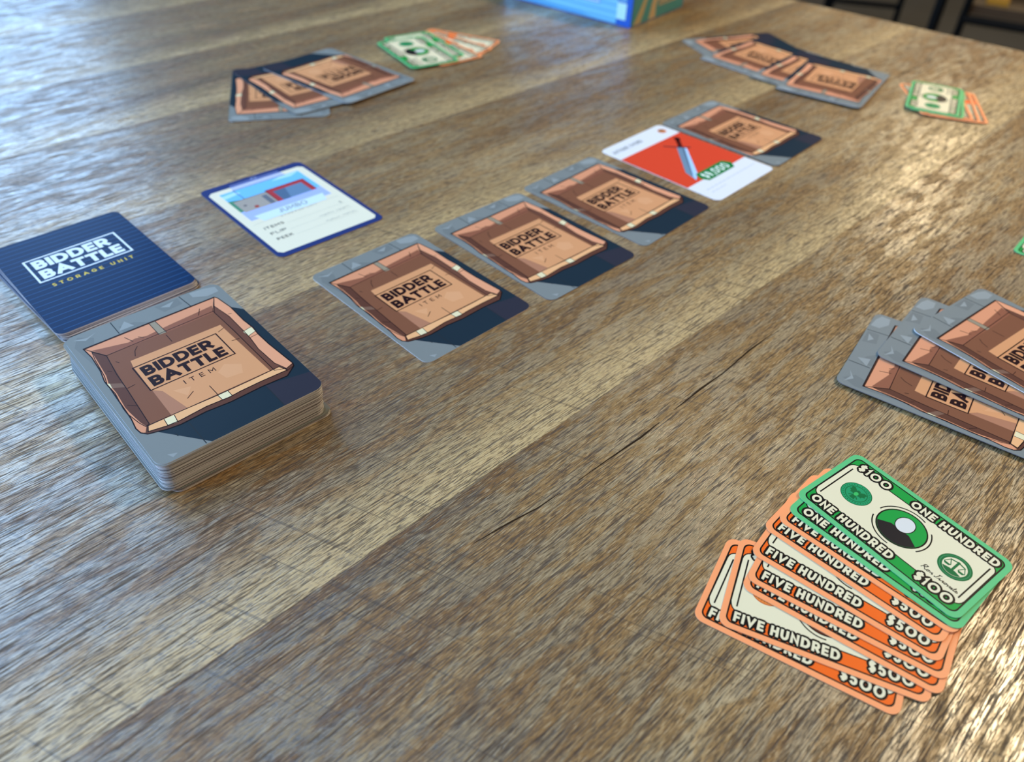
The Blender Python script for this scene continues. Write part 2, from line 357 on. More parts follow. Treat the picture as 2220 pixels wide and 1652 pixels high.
def sword_meshes():
    W_ = (222, 224, 226)
    body = slab(CW, CH, TH, CR, EDGE, pm(W_), pm((128, 136, 137))).mesh('sword_card')
    A = Art(TH)
    A.poly([(-31.57, -22.4), (31.57, -22.4), (31.57, 27.2), (-31.57, 27.2)], (216, 72, 46), 1)
    field = A.mesh('red_field')
    A = Art(TH)
    A.poly([(14.4, 9.8), (10.4, 14.8), (-15.6, -10.0), (-19.2, -20.2), (-10.6, -15.2)], (112, 138, 160), 2)
    A.poly([(14.4, 9.8), (12.4, 12.2), (-15.6, -14.6), (-19.2, -20.2), (-10.6, -15.2)], (168, 206, 240), 3)
    A.poly([(13.4, 10.8), (12.4, 12.2), (-16.4, -15.4), (-15.2, -15.2)], (92, 112, 132), 4)
    A.line([(5.0, 21.4), (9, 16.5), (13, 12.4), (17.2, 8.6)], 1.3, (62, 38, 48), 4)
    A.line([(12, 12.6), (20.4, 21.0)], 3.0, (66, 16, 16), 3); A.poly(disc(21.4, 22.2, 2.2), (44, 14, 18), 4)
    A.line([(13.4, 13.0), (20.2, 19.8)], .7, (120, 40, 34), 5)
    sword = A.mesh('printed_sword')
    A = Art(TH)
    A.poly([(-15.5, -21), (-13, -25.6), (14.6, -25.6), (18.4, -20.6), (15.5, -15.4), (-13, -15.4)], (24, 122, 62), 5)
    A.text(text_strokes('$9,000', -11.5, -23.8, 6.4, .95, gap=.16, width=25), .95, (232, 244, 236), 6)
    tagm = A.mesh('price_tag')
    A = Art(TH)
    A.text(text_strokes('ANTIQUE SWORD', -28.0, 34.4, 3.4, .5, gap=.18, width=29), .5, (70, 82, 92), 2)
    let = A.mesh('lettering'); A = Art(TH)
    rr = random.Random(5)
    for y, xe in ((-31.6, 27.5), (-35.2, -10)):
        x = -25.0
        while x < xe:
            w = rr.uniform(1.5, 4); A.line([(x, y), (min(x + w, xe), y)], .8, (196, 202, 208), 2); x += w + .8
    fp = A.mesh('fine_print'); A = Art(TH)
    A.poly(disc(24, 36.2, 3.7, 3.4), (236, 214, 206), 2); A.poly(disc(24, 36.2, 3.0, 2.8), (196, 118, 74), 3); A.poly(disc(24, 37.2, 2.6, 1.2), (146, 92, 34), 4)
    return body, field, sword, tagm, let, fp, A.mesh('round_icon')

# ---- banknotes
CREAM, BLACK = (228, 215, 176), (28, 24, 22)
def bill_meshes(val):
    if val == 100: border, field, deep, words, amt = (98, 186, 118), (34, 150, 62), (28, 104, 56), 'ONE HUNDRED', '$100'
    else: border, field, deep, words, amt = (250, 158, 102), (242, 104, 34), (196, 92, 36), 'FIVE HUNDRED', '$500'
    edge = mat('note_edge_%d' % val, tuple(int(c * .8 + 40) for c in border), 0.6)
    body = slab(BW, BH, TH, 3.4, edge, pm(border), pm(border)).mesh('play_banknote')
    x, y = BW / 2 - 2.1, BH / 2 - 2.1
    A = Art(TH)
    A.poly(rrect(-x - .25, -y - .25, x + .25, y + .25, 2.3), BLACK, 1)
    A.poly(rrect(-x + .25, -y + .25, x - .25, y - .25, 2.0), field, 2)
    fld = A.mesh('printed_field')
    A = Art(TH)
    pan = [(-x + .25, -9.5), (-x + .25, 9.5)] + arc(-x + 3.2, 9.6, 2.9, 2.9, 180, 90, 5) + [(-20, 11.4), (x - 3.2, 11.4)] + arc(x - 3.2, 8.6, 2.9, 2.9, 90, 0, 5) + [(x - .25, -9.5)] + arc(x - 3.2, -9.6, 2.9, 2.9, 0, -90, 5) + [(20, -11.4), (-x + 3.2, -11.4)] + arc(-x + 3.2, -8.6, 2.9, 2.9, 270, 180, 5)
    A.poly(pan, CREAM, 3); A.line(pan, .4, BLACK, 4, True)
    for s in (-1, 1): A.line([(s * 26.2, -9.6), (s * 26.2, 9.6)], .5, BLACK, 4)
    panel = A.mesh('cream_panel')
    A = Art(TH)
    A.poly(disc(0, 0, 8.5), BLACK, 5); A.poly(disc(0, 0, 8.0), field, 6)
    for a0, a1 in ((70, 170), (-30, 40), (195, 275)): A.line(arc(0, 0, 9.6, 9.6, a0, a1, 20), .45, BLACK, 5)
    A.poly(arc(0, 0, 7.95, 7.95, 205, 335, 16) + [(5.4, -2.2), (3.4, -.9), (-3.4, -.9), (-5.4, -2.2)], (40, 36, 36), 7)   # plain portrait blank
    A.poly(disc(0, 2.2, 3.3, 4.0), BLACK, 8); A.poly(disc(0, 2.2, 3.0, 3.7), (216, 212, 202), 9)
    port = A.mesh('portrait_medallion')
    A = Art(TH)                                   # left seal: ringed disc with spread wings
    c = (-18.2, 0.2)
    A.poly(disc(*c, 5.4), deep, 5); A.poly(disc(*c, 5.1), tuple(int(v * .6 + 90 * .4 * (i != 0) + 20) for i, v in enumerate(field)) if val == 100 else (226, 132, 62), 6)
    A.line(disc(*c, 3.75, n=36), .3, deep, 7, True)
    for k in range(30):
        a = math.radians(k * 12); 
        if 8 < k < 10: continue
        A.line([(c[0] + 4.2 * math.cos(a), c[1] + 4.2 * math.sin(a)), (c[0] + 4.75 * math.cos(a), c[1] + 4.75 * math.sin(a))], .26, deep, 7)
    W1 = [(.2, .5), (.9, 1.7), (1.9, 2.5), (3.0, 2.2), (2.7, 1.2), (3.1, .5), (2.2, .1), (2.2, -.6), (1.3, -.5), (.4, -.9)]
    for s in (-1, 1):
        A.poly([(c[0] + s * p[0], c[1] + p[1]) for p in W1], deep, 7)
        A.line([(c[0] + s * .6, c[1] - 1.2), (c[0] + s * 1.7, c[1] - 2.2)], .4, deep, 7)
    A.poly([(c[0] - .5, c[1] - .8), (c[0] + .5, c[1] - .8), (c[0] + 1.0, c[1] - 3.0), (c[0] - 1.0, c[1] - 3.0)], deep, 8)
    A.poly(disc(c[0], c[1] + 1.4, .7), deep, 8); A.poly(disc(c[0], c[1] - .1, .75, 1.0), tuple(min(255, v + 30) for v in field), 9)
    seal1 = A.mesh('eagle_seal')
    A = Art(TH)                                   # right seal: scales of justice
    c = (19.2, 0.4)
    A.poly(disc(*c, 5.4), deep, 5); A.line(disc(*c, 4.7, n=36), .25, tuple(min(255, v + 30) for v in deep), 6, True); A.poly(disc(*c, 3.9), CREAM, 6)
    A.line([(c[0], c[1] - 2.6), (c[0], c[1] + 3.0)], .8, deep, 8); A.line([(c[0] - 2.6, c[1] + 2.0), (c[0], c[1] + 2.6), (c[0] + 2.6, c[1] + 2.0)], .5, deep, 7)
    A.poly([(c[0] + 3.8 * math.cos(math.radians(a)), c[1] + 3.8 * math.sin(math.radians(a))) for a in range(215, 326, 10)] + [(c[0] + 1.0, c[1] - 1.6), (c[0] - 1.0, c[1] - 1.6)], deep, 7)
    for s in (-1, 1):
        b = c[0] + s * 2.4
        A.line([(b - 1.1, c[1] - .2), (b, c[1] + 2.0), (b + 1.1, c[1] - .2)], .28, deep, 7)
        A.poly([(b - 1.3, c[1] - .2), (b + 1.3, c[1] - .2), (b + .7, c[1] - 1.1), (b - .7, c[1] - 1.1)], deep, 7)
    seal2 = A.mesh('scales_seal')
    A = Art(TH)
    t = .85
    for s, xx, yy, h, w in ((words, -26.4, -15.1, 3.6, 31.6), (words, -4.4, 11.5, 3.6, 31.6), (amt, -25.4, 10.8, 4.0, 12.6), (amt, 13.2, -14.6, 4.0, 12.6)):
        st = text_strokes(s, xx, yy, h, t, gap=.14, width=w)
        A.text(st, t, BLACK, 6, .74); A.text(st, t, CREAM, 8)
    sig = []                                       # handwritten signature line
    import itertools
    def pen(P): A.line(P, .28, BLACK, 6)
    sx, sy, k = 12.4, -8.6, .78
    def S(pts): pen([(sx + k * (p[0] + .25 * p[1]), sy + k * p[1]) for p in pts])
    S([(0.2, 0), (.5, 2.3), (.1, 2.0), (.6, 2.7), (1.6, 2.5), (1.4, 1.6), (.6, 1.3), (1.4, .7), (2.0, 0), (2.5, .3)])
    S([(3.4, 1.0), (2.7, .9), (2.6, .2), (3.2, 0), (3.5, .6), (3.3, 1.0), (4.0, .8)]); S([(4.1, 0), (4.3, 1.0), (4.2, .4), (4.8, 1.0), (5.0, .1), (5.5, .3)])
    S([(6.6, 2.4), (7.8, 2.7), (7.0, 2.5), (6.8, .2), (6.3, 0), (6.2, .5)])
    for x0 in (7.5, 9.0): S([(x0, 0), (x0 + .2, 1.0), (x0 + .1, .4), (x0 + .7, 1.0), (x0 + .9, .1), (x0 + 1.4, .4)])
    S([(11.2, 1.0), (10.5, .9), (10.4, .2), (11.0, 0), (11.3, .6), (11.1, 1.0), (11.7, .8)]); S([(11.8, 1.0), (12.0, 0), (12.5, 1.0), (12.8, .9)])
    S([(13.7, .9), (13.0, .8), (12.9, .1), (13.5, .2), (13.8, 1.0), (13.8, 0), (14.2, .3)]); S([(14.5, 2.2), (14.4, .2), (14.8, 0), (15.1, .3)]); S([(14.1, 1.4), (15.0, 1.4)])
    S([(15.2, .5), (15.8, .8), (15.4, 1.0), (15.2, .3), (15.7, 0), (16.4, .4)])
    return body, fld, panel, port, seal1, seal2, A.mesh('lettering')

PARTS = {}
PARTS['item'] = ('item_card', item_meshes(), ('stone_ground', 'printed_crate', 'lettering'))
PARTS['back'] = ('storage_card', storage_back_meshes(), ('door_ribs', 'lettering'))
PARTS['face'] = ('storage_card', storage_face_meshes(), ('cream_sheet', 'storage_picture', 'clipboard_clip', 'lettering'))
PARTS['sword'] = ('sword_card', sword_meshes(), ('red_field', 'printed_sword', 'price_tag', 'lettering', 'fine_print', 'round_icon'))
for v in (100, 500): PARTS[v] = ('play_banknote', bill_meshes(v), ('printed_field', 'cream_panel', 'portrait_medallion', 'eagle_seal', 'scales_seal', 'lettering'))
def place(kind, x, y, deg, z, label, cat, group=None, parts=True, tilt=(0, 0), scale=(1, 1)):
    """one card: x, y in mm on the table, z in metres (its underside)"""
    nm, meshes, names = PARTS[kind]
    o = obj(nm, meshes[0]); o.location = (x * MM, y * MM, z)
    o.rotation_euler = (Matrix.Rotation(math.radians(deg), 3, 'Z') @ Matrix.Rotation(math.radians(tilt[0]), 3, 'X') @ Matrix.Rotation(math.radians(tilt[1]), 3, 'Y')).to_euler()
    o.scale = (scale[0], scale[1], 1)
    if parts:
        for n, me in zip(names, meshes[1:]): obj(n, me, o)
    return tag(o, label, cat, group)

# ------------------------------------------------------------------ the room
plaster = noisy('wall_plaster', (116, 94, 70), (104, 84, 62), 3.0, 0.9)
concrete = noisy('floor_concrete', (70, 68, 62), (88, 85, 78), 4.0, 0.75)
white_p = noisy('ceiling_paint', (128, 112, 92), (120, 104, 86), 2.0, 0.9)
RX0, RX1, RY0, RY1, RZ = WX, 4.2, -3.0, 6.2, 3.35
def room_box(name, lo, hi, m):
    b = MB(); b.box(lo, hi, m); return struct(b.build(name))
room_box('floor', (RX0 - .2, RY0 - .2, -.1), (RX1 + .2, RY1 + .2, 0), concrete)
room_box('ceiling', (RX0 - .2, RY0 - .2, RZ), (RX1 + .2, RY1 + .2, RZ + .1), white_p)
room_box('wall_back', (RX0, RY1, 0), (RX1, RY1 + .15, RZ), plaster)
room_box('wall_front', (RX0, RY0 - .15, 0), (RX1, RY0, RZ), plaster)
room_box('wall_right', (RX1, RY0 - .15, 0), (RX1 + .15, RY1 + .15, RZ), plaster)
b = MB(); ys = [RY0 - .15] + [v for w in WINDOWS for v in w] + [RY1 + .15]
for i in range(0, len(ys), 2): b.box((WX - .15, ys[i], 0), (WX, ys[i + 1], RZ), plaster)
for y0, y1 in WINDOWS:
    b.box((WX - .15, y0, 0), (WX, y1, WZ0), plaster); b.box((WX - .15, y0, WZ1), (WX, y1, RZ), plaster)
struct(b.build('wall_left'))
frame_m = noisy('window_frame_paint', (150, 146, 140), (136, 132, 126), 6, 0.5)
for i, (y0, y1) in enumerate(WINDOWS):
    w = empty('window_%d' % (i + 1), (WX - .07, (y0 + y1) / 2, WZ0)); struct(w)
    hw = (y1 - y0) / 2; hh = WZ1 - WZ0
    b = MB(); b.box((-.03, -hw, 0), (.03, -hw + .05, hh), frame_m); b.box((-.03, hw - .05, 0), (.03, hw, hh), frame_m)
    b.box((-.03, -hw + .05, 0), (.03, hw - .05, .05), frame_m); b.box((-.03, -hw + .05, hh - .05), (.03, hw - .05, hh), frame_m); b.build('window_frame', w)
    b = MB(); b.box((-.02, -.02, .05), (.02, .02, hh - .05), frame_m); b.build('mullion', w)
    b = MB(); b.box((-.06, -hw - .03, -.04), (.13, hw + .03, 0), frame_m); b.build('window_sill', w)

# ------------------------------------------------------------------ pendant lamps (warm)
shade_m = noisy('lamp_shade_enamel', (40, 38, 36), (48, 46, 42), 8, 0.35)
def pendant(x, y, z, power, label):
    p = empty('pendant_lamp', (x, y, z))
    b = MB(); prof = [(.035, .16), (.06, .15), (.13, .06), (.19, 0.0), (.185, 0.0), (.125, .055), (.055, .14), (.03, .15)]
    n = 28
    for (r0, z0), (r1, z1) in zip(prof, prof[1:]):
        for k in range(n):
            a, c = 2 * math.pi * k / n, 2 * math.pi * (k + 1) / n
            b.face([(r0 * math.cos(a), r0 * math.sin(a), z0), (r0 * math.cos(c), r0 * math.sin(c), z0), (r1 * math.cos(c), r1 * math.sin(c), z1), (r1 * math.cos(a), r1 * math.sin(a), z1)], shade_m)
    b.build('lamp_shade', p)
    b = MB(); b.tube([(0, 0, .15), (0, 0, RZ - z)], .004, shade_m, 8); b.build('cord', p)
    ld = bpy.data.lights.new('bulb', 'AREA'); ld.shape = 'DISK'; ld.size = .30; ld.energy = power; ld.color = (1.0, 0.76, 0.45)
    lo = bpy.data.objects.new('bulb', ld); COL.objects.link(lo); lo.parent = p; lo.location = (0, 0, .012)
    tag(p, label, 'lamp', 'pendant lamps over the room')
pendant(1.08, 0.78, TZ + 1.25, 46, 'dark enamel pendant lamp over the right end of the table')
pendant(1.9, 3.4, TZ + 1.45, 40, 'dark enamel pendant lamp over the chairs beyond the table')
pendant(0.55, -1.0, TZ + 1.45, 9, 'dark enamel pendant lamp behind the near table edge')

# ------------------------------------------------------------------ table of laminate planks
def wood_material():
    m = bpy.data.materials.new('weathered_oak_laminate'); m.use_nodes = True; nt = m.node_tree; N = nt.nodes; L = nt.links
    b = N['Principled BSDF']
    def node(t, **kw):
        n = N.new(t)
        for k, v in kw.items(): setattr(n, k, v)
        return n
    tc = node('ShaderNodeTexCoord'); oi = node('ShaderNodeObjectInfo')
    off = node('ShaderNodeVectorMath', operation='MULTIPLY_ADD'); off.inputs[1].default_value = (1, 1, 1)
    comb = node('ShaderNodeCombineXYZ'); mulr = node('ShaderNodeMath', operation='MULTIPLY'); mulr.inputs[1].default_value = 3.7
    L.new(oi.outputs['Random'], mulr.inputs[0]); L.new(mulr.outputs[0], comb.inputs['X']); L.new(mulr.outputs[0], comb.inputs['Y'])
    L.new(tc.outputs['Object'], off.inputs[0]); L.new(comb.outputs[0], off.inputs[2])
    def noise(sx, sy, detail=3.0, rough=.55, dist=0.0, scale=1.0):
        mp = node('ShaderNodeMapping'); mp.inputs['Scale'].default_value = (sx, sy, 1)
        n = node('ShaderNodeTexNoise'); n.inputs['Scale'].default_value = scale; n.inputs['Detail'].default_value = detail; n.inputs['Roughness'].default_value = rough; n.inputs['Distortion'].default_value = dist
        L.new(off.outputs[0], mp.inputs[0]); L.new(mp.outputs[0], n.inputs['Vector']); return n.outputs['Fac']
    def ramp(src, stops):
        r = node('ShaderNodeValToRGB'); cr_ = r.color_ramp
        while len(cr_.elements) < len(stops): cr_.elements.new(0.5)
        for e, (p, c) in zip(cr_.elements, stops): e.position = p; e.color = (*c, 1) if len(c) == 3 else c
        L.new(src, r.inputs[0]); return r.outputs['Color']
    def mix(a, bb, f, mode='MIX'):
        x = node('ShaderNodeMix', data_type='RGBA', blend_type=mode)
        if isinstance(f, float): x.inputs['Factor'].default_value = f
        else: L.new(f, x.inputs['Factor'])
        for s, v in (('A', a), ('B', bb)):
            if isinstance(v, tuple): x.inputs[s].default_value = (*v, 1)
            else: L.new(v, x.inputs[s])
        return x.outputs['Result']
    g1, g0 = (1, 1, 1), (0, 0, 0)
    big = noise(3.6, 24, 4, .55, .6)                     # broad tone bands along the plank
    base = ramp(big, [(.32, s2l((92, 66, 36))), (.44, s2l((134, 104, 62))), (.56, s2l((160, 130, 82))), (.68, s2l((200, 170, 118)))])
    patch = noise(34, 150, 5, .62, .5)                  # mottled patches: dull golden wood, sky sheen painted grey on the glossy ones
    pk = ramp(patch, [(.46, g0), (.54, g1)])
    base = mix(base, mix(base, s2l((150, 134, 108)), .5), pk)
    base = mix(mix(base, s2l((128, 84, 28)), .5), base, pk)
    # pale sapwood along one long edge of each plank
    sep = node('ShaderNodeSeparateXYZ'); L.new(tc.outputs['Object'], sep.inputs[0])
    w = node('ShaderNodeMath', operation='ADD'); L.new(sep.outputs['Y'], w.inputs[0])
    nw = node('ShaderNodeMath', operation='MULTIPLY_ADD'); L.new(noise(3.0, 16, 3), nw.inputs[0]); nw.inputs[1].default_value = -.075; nw.inputs[2].default_value = .036; L.new(nw.outputs[0], w.inputs[1])
    sap = node('ShaderNodeMapRange'); L.new(w.outputs[0], sap.inputs['Value']); sap.inputs['From Min'].default_value = .004; sap.inputs['From Max'].default_value = .036; sap.inputs['To Min'].default_value = .78; sap.inputs['To Max'].default_value = 0
    base = mix(base, s2l((206, 176, 122)), sap.outputs[0])
    fine = noise(230, 2300, 3, .62, .3)                  # embossed pores
    fine2 = noise(60, 1250, 3, .62, .4)
    base = mix(base, s2l((58, 41, 22)), ramp(fine, [(.50, g0), (.60, (.75, .75, .75))]))
    base = mix(base, s2l((206, 186, 146)), ramp(fine, [(.36, (.4, .4, .4)), (.44, g0)]))
    valley = ramp(fine2, [(.53, g0), (.60, g1)])         # grooves between the embossed ridges
    base = mix(base, mix(base, s2l((58, 38, 18)), .72), valley)
    crack = noise(6, 150, 2, .4, .3)                    # a few long drying cracks
    base = mix(base, s2l((36, 24, 12)), ramp(crack, [(.72, g0), (.745, (.85, .85, .85))]))
    sm = node('ShaderNodeMapping'); sm.inputs['Rotation'].default_value = (0, 0, math.radians(68)); L.new(off.outputs[0], sm.inputs[0])
    sm2 = node('ShaderNodeMapping'); sm2.inputs['Scale'].default_value = (11, 620, 1); L.new(sm.outputs[0], sm2.inputs[0])
    sn = node('ShaderNodeTexNoise'); sn.inputs['Scale'].default_value = 1.0; sn.inputs['Detail'].default_value = 2; sn.inputs['Distortion'].default_value = .3; L.new(sm2.outputs[0], sn.inputs['Vector'])
    base = mix(base, s2l((60, 46, 34)), ramp(sn.outputs['Fac'], [(.62, g0), (.69, (.45, .45, .45))]))   # faint cross saw marks
    L.new(base, b.inputs['Base Color'])
    rgh = node('ShaderNodeMapRange'); L.new(patch, rgh.inputs['Value']); rgh.inputs['From Min'].default_value = .44; rgh.inputs['From Max'].default_value = .56; rgh.inputs['To Min'].default_value = .46; rgh.inputs['To Max'].default_value = .30
    rv = node('ShaderNodeMix'); L.new(valley, rv.inputs['Factor']); L.new(rgh.outputs[0], rv.inputs['A']); rv.inputs['B'].default_value = .75
    L.new(rv.outputs['Result'], b.inputs['Roughness']); b.inputs['Specular IOR Level'].default_value = .7
    pore = ramp(fine, [(.52, g0), (.66, g1)])
    h = node('ShaderNodeMath', operation='MULTIPLY'); L.new(pore, h.inputs[0]); h.inputs[1].default_value = -.55
    groove = ramp(fine2, [(.51, g0), (.64, g1)])
    h2 = node('ShaderNodeMath', operation='MULTIPLY_ADD'); L.new(groove, h2.inputs[0]); h2.inputs[1].default_value = -1.0; L.new(h.outputs[0], h2.inputs[2])
    bp = node('ShaderNodeBump'); bp.inputs['Strength'].default_value = .85; bp.inputs['Distance'].default_value = .00016
    L.new(h2.outputs[0], bp.inputs['Height']); L.new(bp.outputs[0], b.inputs['Normal'])
    inv = node('ShaderNodeMath', operation='MULTIPLY_ADD'); L.new(valley, inv.inputs[0]); inv.inputs[1].default_value = -.62; inv.inputs[2].default_value = .66   # lacquer wears off in the grooves
    wear = node('ShaderNodeMapRange'); L.new(patch, wear.inputs['Value']); wear.inputs['From Min'].default_value = .42; wear.inputs['From Max'].default_value = .54; wear.inputs['To Min'].default_value = .15; wear.inputs['To Max'].default_value = 1
    cw_ = node('ShaderNodeMath', operation='MULTIPLY'); L.new(inv.outputs[0], cw_.inputs[0]); L.new(wear.outputs[0], cw_.inputs[1])
    L.new(cw_.outputs[0], b.inputs['Coat Weight']); b.inputs['Coat Roughness'].default_value = .22; b.inputs['Coat IOR'].default_value = 1.6
    bc = node('ShaderNodeBump'); bc.inputs['Strength'].default_value = .5; bc.inputs['Distance'].default_value = .00012
    L.new(h2.outputs[0], bc.inputs['Height']); L.new(bc.outputs[0], b.inputs['Coat Normal'])
    return m
wood = wood_material()
GA = math.radians(45.5)
table = empty('wooden_table', (0, 0, 0))
tag(table, 'large weathered-oak table with a grained plank top', 'table')
gx, gy = math.cos(GA), math.sin(GA)
NB = [-233, -60, 136, 277, 392, 507, 608, 730, 850, 970]       # plank seams across the grain, mm
P1, P2 = (262.3, 833.0), (430.5, 702.5)                             # two points of the far end of the table
def send(n):                                                         # where a plank line meets that end
    dx, dy = P2[0] - P1[0], P2[1] - P1[1]
    ax, ay = -gy * n - P1[0], gx * n - P1[1]
    return -(ax * dy - ay * dx) / (gx * dy - gy * dx)
for n0, n1 in zip(NB, NB[1:]):
    b = MB(); s0 = -420; e0, e1 = send(n0), send(n1); g = 0.04
    T = [(s0, 0 + g), (e0, 0 + g), (e1, n1 - n0 - g), (s0, n1 - n0 - g)]
    top = [(p[0] * MM, p[1] * MM, 0) for p in T]; bot = [(p[0] * MM, p[1] * MM, -.038) for p in T]
    b.face(top, wood); b.face(bot[::-1], wood)
    for k in range(4): b.face([top[k], bot[k], bot[(k + 1) % 4], top[(k + 1) % 4]], wood)
    plank_o = o = b.build('plank', table)
    if n0 == -60:                                                    # long drying crack along the grain, flat dark brown bands
        for P in ([(104, 176.2, .2), (118, 174.6, .7), (130, 172.6, .5), (141, 172.0, .2)], [(150, 171.6, .2), (166, 171.2, .5), (184, 170.4, .9), (196, 170.7, .3)], [(206, 171.2, .2), (226, 171.6, 1.0), (240, 171.2, .4), (262, 172.4, .9), (280, 172.2, .2)]):
            k = MB(); up = [(x * MM, (y + w_ / 2) * MM, .00002) for x, y, w_ in P]; dn = [(x * MM, (y - w_ / 2) * MM, .00002) for x, y, w_ in P]
            for i in range(len(P) - 1): k.face([dn[i], dn[i + 1], up[i + 1], up[i]], mat('crack_dark_brown', (46, 32, 18), .9, 0, .1))
            k.build('drying_crack', plank_o)
    o.location = (-gy * n0 * MM, gx * n0 * MM, TZ); o.rotation_euler = (0, 0, GA)
steel = mat('black_steel', (9, 9, 9), .6, 0, .15)
for s, n in ((-360, -170), (-360, 900), (640, -170), (560, 900)):
    b = MB(); b.box((-.03, -.03, 0), (.03, .03, TZ - .0385), steel); o = b.build('leg', table)
    o.location = ((gx * s - gy * n) * MM, (gy * s + gx * n) * MM, 0); o.rotation_euler = (0, 0, GA)

# ------------------------------------------------------------------ cards on the table
Z0 = TZ + 0.03 * MM
ROW = 'face-down item cards in the row'
place('item', -45.6, 298.9, 45.9, Z0, 'grey-bordered crate item card in the row, the one next to the tall deck', 'card', ROW)
place('item', 7.5, 348.5, 45.3, Z0, 'grey-bordered crate item card in the row, second from the tall deck', 'card', ROW)
place('item', 54.3, 400.9, 48.2, Z0, 'grey-bordered crate item card in the row, just before the red sword card', 'card', ROW)
place('sword', 102.5, 454.9, 47.5, Z0, 'face-up white and red card with a sword and green price tag', 'card')
place('item', 146.2, 502.9, 48.2, TZ + .45 * MM, 'grey-bordered crate item card ending the row, overlapping the red sword card', 'card', ROW)
place('face', -125.3, 374.8, 44.4, Z0, 'cream clipboard card with a navy border and a garage picture', 'card')
# the tall item deck: every card
ND, DT = 46, 14.72 / 46
rd = random.Random(11)
for i in range(ND):
    f = i / (ND - 1); top = i == ND - 1
    dx = rd.uniform(-.13, .13); dy = rd.uniform(-.13, .13); da = rd.uniform(-.12, .12)
    if i < 5: dx += 1.6 - .2 * i; dy -= .6
    if 6 <= i < 34: dx -= 1.5 * (1 - (i - 6) / 28) * (.8 + .2 * math.sin(i)); da += .5 * (1 - (i - 6) / 28)
    if top: dx = dy = da = 0
    if i == ND - 2: dx, dy, da = -.9, -.2, .5
    t = math.radians(44.1); X = -123.8 + dx * math.cos(t) - dy * math.sin(t); Y = 223.4 + dx * math.sin(t) + dy * math.cos(t)
    dk = place('item', X, Y, 44.1 + da, TZ + (.03 + i * DT) * MM,
          'crate item card on top of the tall deck' if top else 'item card seen edge-on inside the tall squared deck', 'card', None if top else 'cards of the tall item deck', parts=top, scale=(1.012, 1.012))
    if not top: dk.scale.z = 1.13
NS = 16
for i in range(NS):
    top = i == NS - 1; k = (NS - 1 - i) / (NS - 1)
    place('back', -200.0 + .5 * k * rd.uniform(-1, 1), 300.2 + .4 * k * rd.uniform(-1, 1), 46.3 + 2.4 * k + (0 if top else rd.uniform(-.3, .3)), TZ + (.03 + i * .3) * MM,
          'dark blue storage unit card on top of the low deck' if top else 'storage card seen edge-on under the blue top card', 'card', None if top else 'cards of the low storage deck', parts=top, scale=(.99, .99))
# hand of item cards at the right edge
for i, (x, y, d, lab) in enumerate(((188.9, 247.6, 56.2, 'bottom'), (211.5, 261.1, 51.3, 'middle'), (231.7, 268.3, 38.6, 'top'))):
    place('item', x, y, d, TZ + (.75 + i * .62) * MM, '%s crate card of the three-card fan beside the large banknote pile' % lab, 'card', 'fanned item cards by the large banknotes', tilt=(0, 1.0))
# pile of large notes
BILLS = [(500, 93.9, 132.7, -28.5), (500, 100.9, 134.6, -22.2), (500, 110.7, 140.6, -33.8), (500, 112.9, 144.5, -32.1), (500, 115.9, 151.2, -37.6), (500, 121.6, 158.3, -43.3), (500, 127.0, 161.5, -43.6), (100, 130.8, 163.2, -47.4), (100, 134.3, 167.1, -52.5)]
ORD = ['lowest', 'second', 'third', 'fourth', 'fifth', 'sixth', 'seventh']
for i, (v, x, y, d) in enumerate(BILLS):
    lab = ('orange five hundred note, %s from the table in the large fanned pile' % ORD[i] if i else 'orange five hundred note lying lowest in the large fanned pile') if v == 500 else ('green one hundred note on top of the large fanned pile' if i == 8 else 'green one hundred note just under the top of the large fanned pile')
    place(v, x, y, d, stack_z(i), lab, 'banknote', 'banknotes of the large fanned pile')
# far hand beside the small green notes
for i, (x, y, d, lab) in enumerate(((-172.8, 534.5, -164.7, 'bottom'), (-158.6, 550.5, -138.6, 'middle'), (-138.0, 569.5, -128.2, 'top'))):
    place('item', x, y, d, TZ + (.4 + i * .7) * MM, '%s crate card of the three-card fan beyond the clipboard card' % lab, 'card', 'fanned item cards beyond the clipboard card', scale=(1.03, 1.1))
for i, (v, x, y, d, lab) in enumerate(((500, -60.1, 659.2, -21.0, 'lowest orange note'), (500, -65.7, 648.9, -37.7, 'middle orange note'), (500, -71.0, 635.5, -49.9, 'upper orange note'), (100, -83.6, 639.5, -56.5, 'lower green note'), (100, -87.0, 625.7, -56.4, 'topmost green note'))):
    place(v, x, y, d, stack_z(i), lab + ' of the small fan near the blue box', 'banknote', 'banknotes of the fan near the blue box', scale=(1.08, 1.14))
# far hand on the right
for i, (x, y, d, lab) in enumerate(((183.2, 677.0, 111.4, 'bottom'), (192.9, 653.8, 134.3, 'second'), (223.9, 619.4, 139.1, 'third'), (236.8, 603.1, 147.5, 'top'))):
    place('item', x, y, d, TZ + (.2 + i * .5) * MM, '%s crate card of the four-card fan near the table end' % lab, 'card', 'fanned item cards near the table end')
for i, (v, x, y, d, lab) in enumerate(((500, 304.5, 577.0, 86, 'lowest orange note'), (500, 315.8, 567.9, 76.1, 'second orange note'), (500, 311.3, 568.2, 74.1, 'third orange note'), (500, 305.8, 571.1, 77.2, 'fourth orange note'), (100, 304.9, 573.4, 67.0, 'lower green note'), (100, 303.2, 575.6, 64.9, 'topmost green note'))):
    place(v, x, y, d, stack_z(i), lab + ' of the small pile beside the four-card fan', 'banknote', 'banknotes beside the four-card fan')
place(100, 297.6, 354.7, -41.2, Z0 + .2 * MM, 'single green note lying apart, right of the card row', 'banknote')

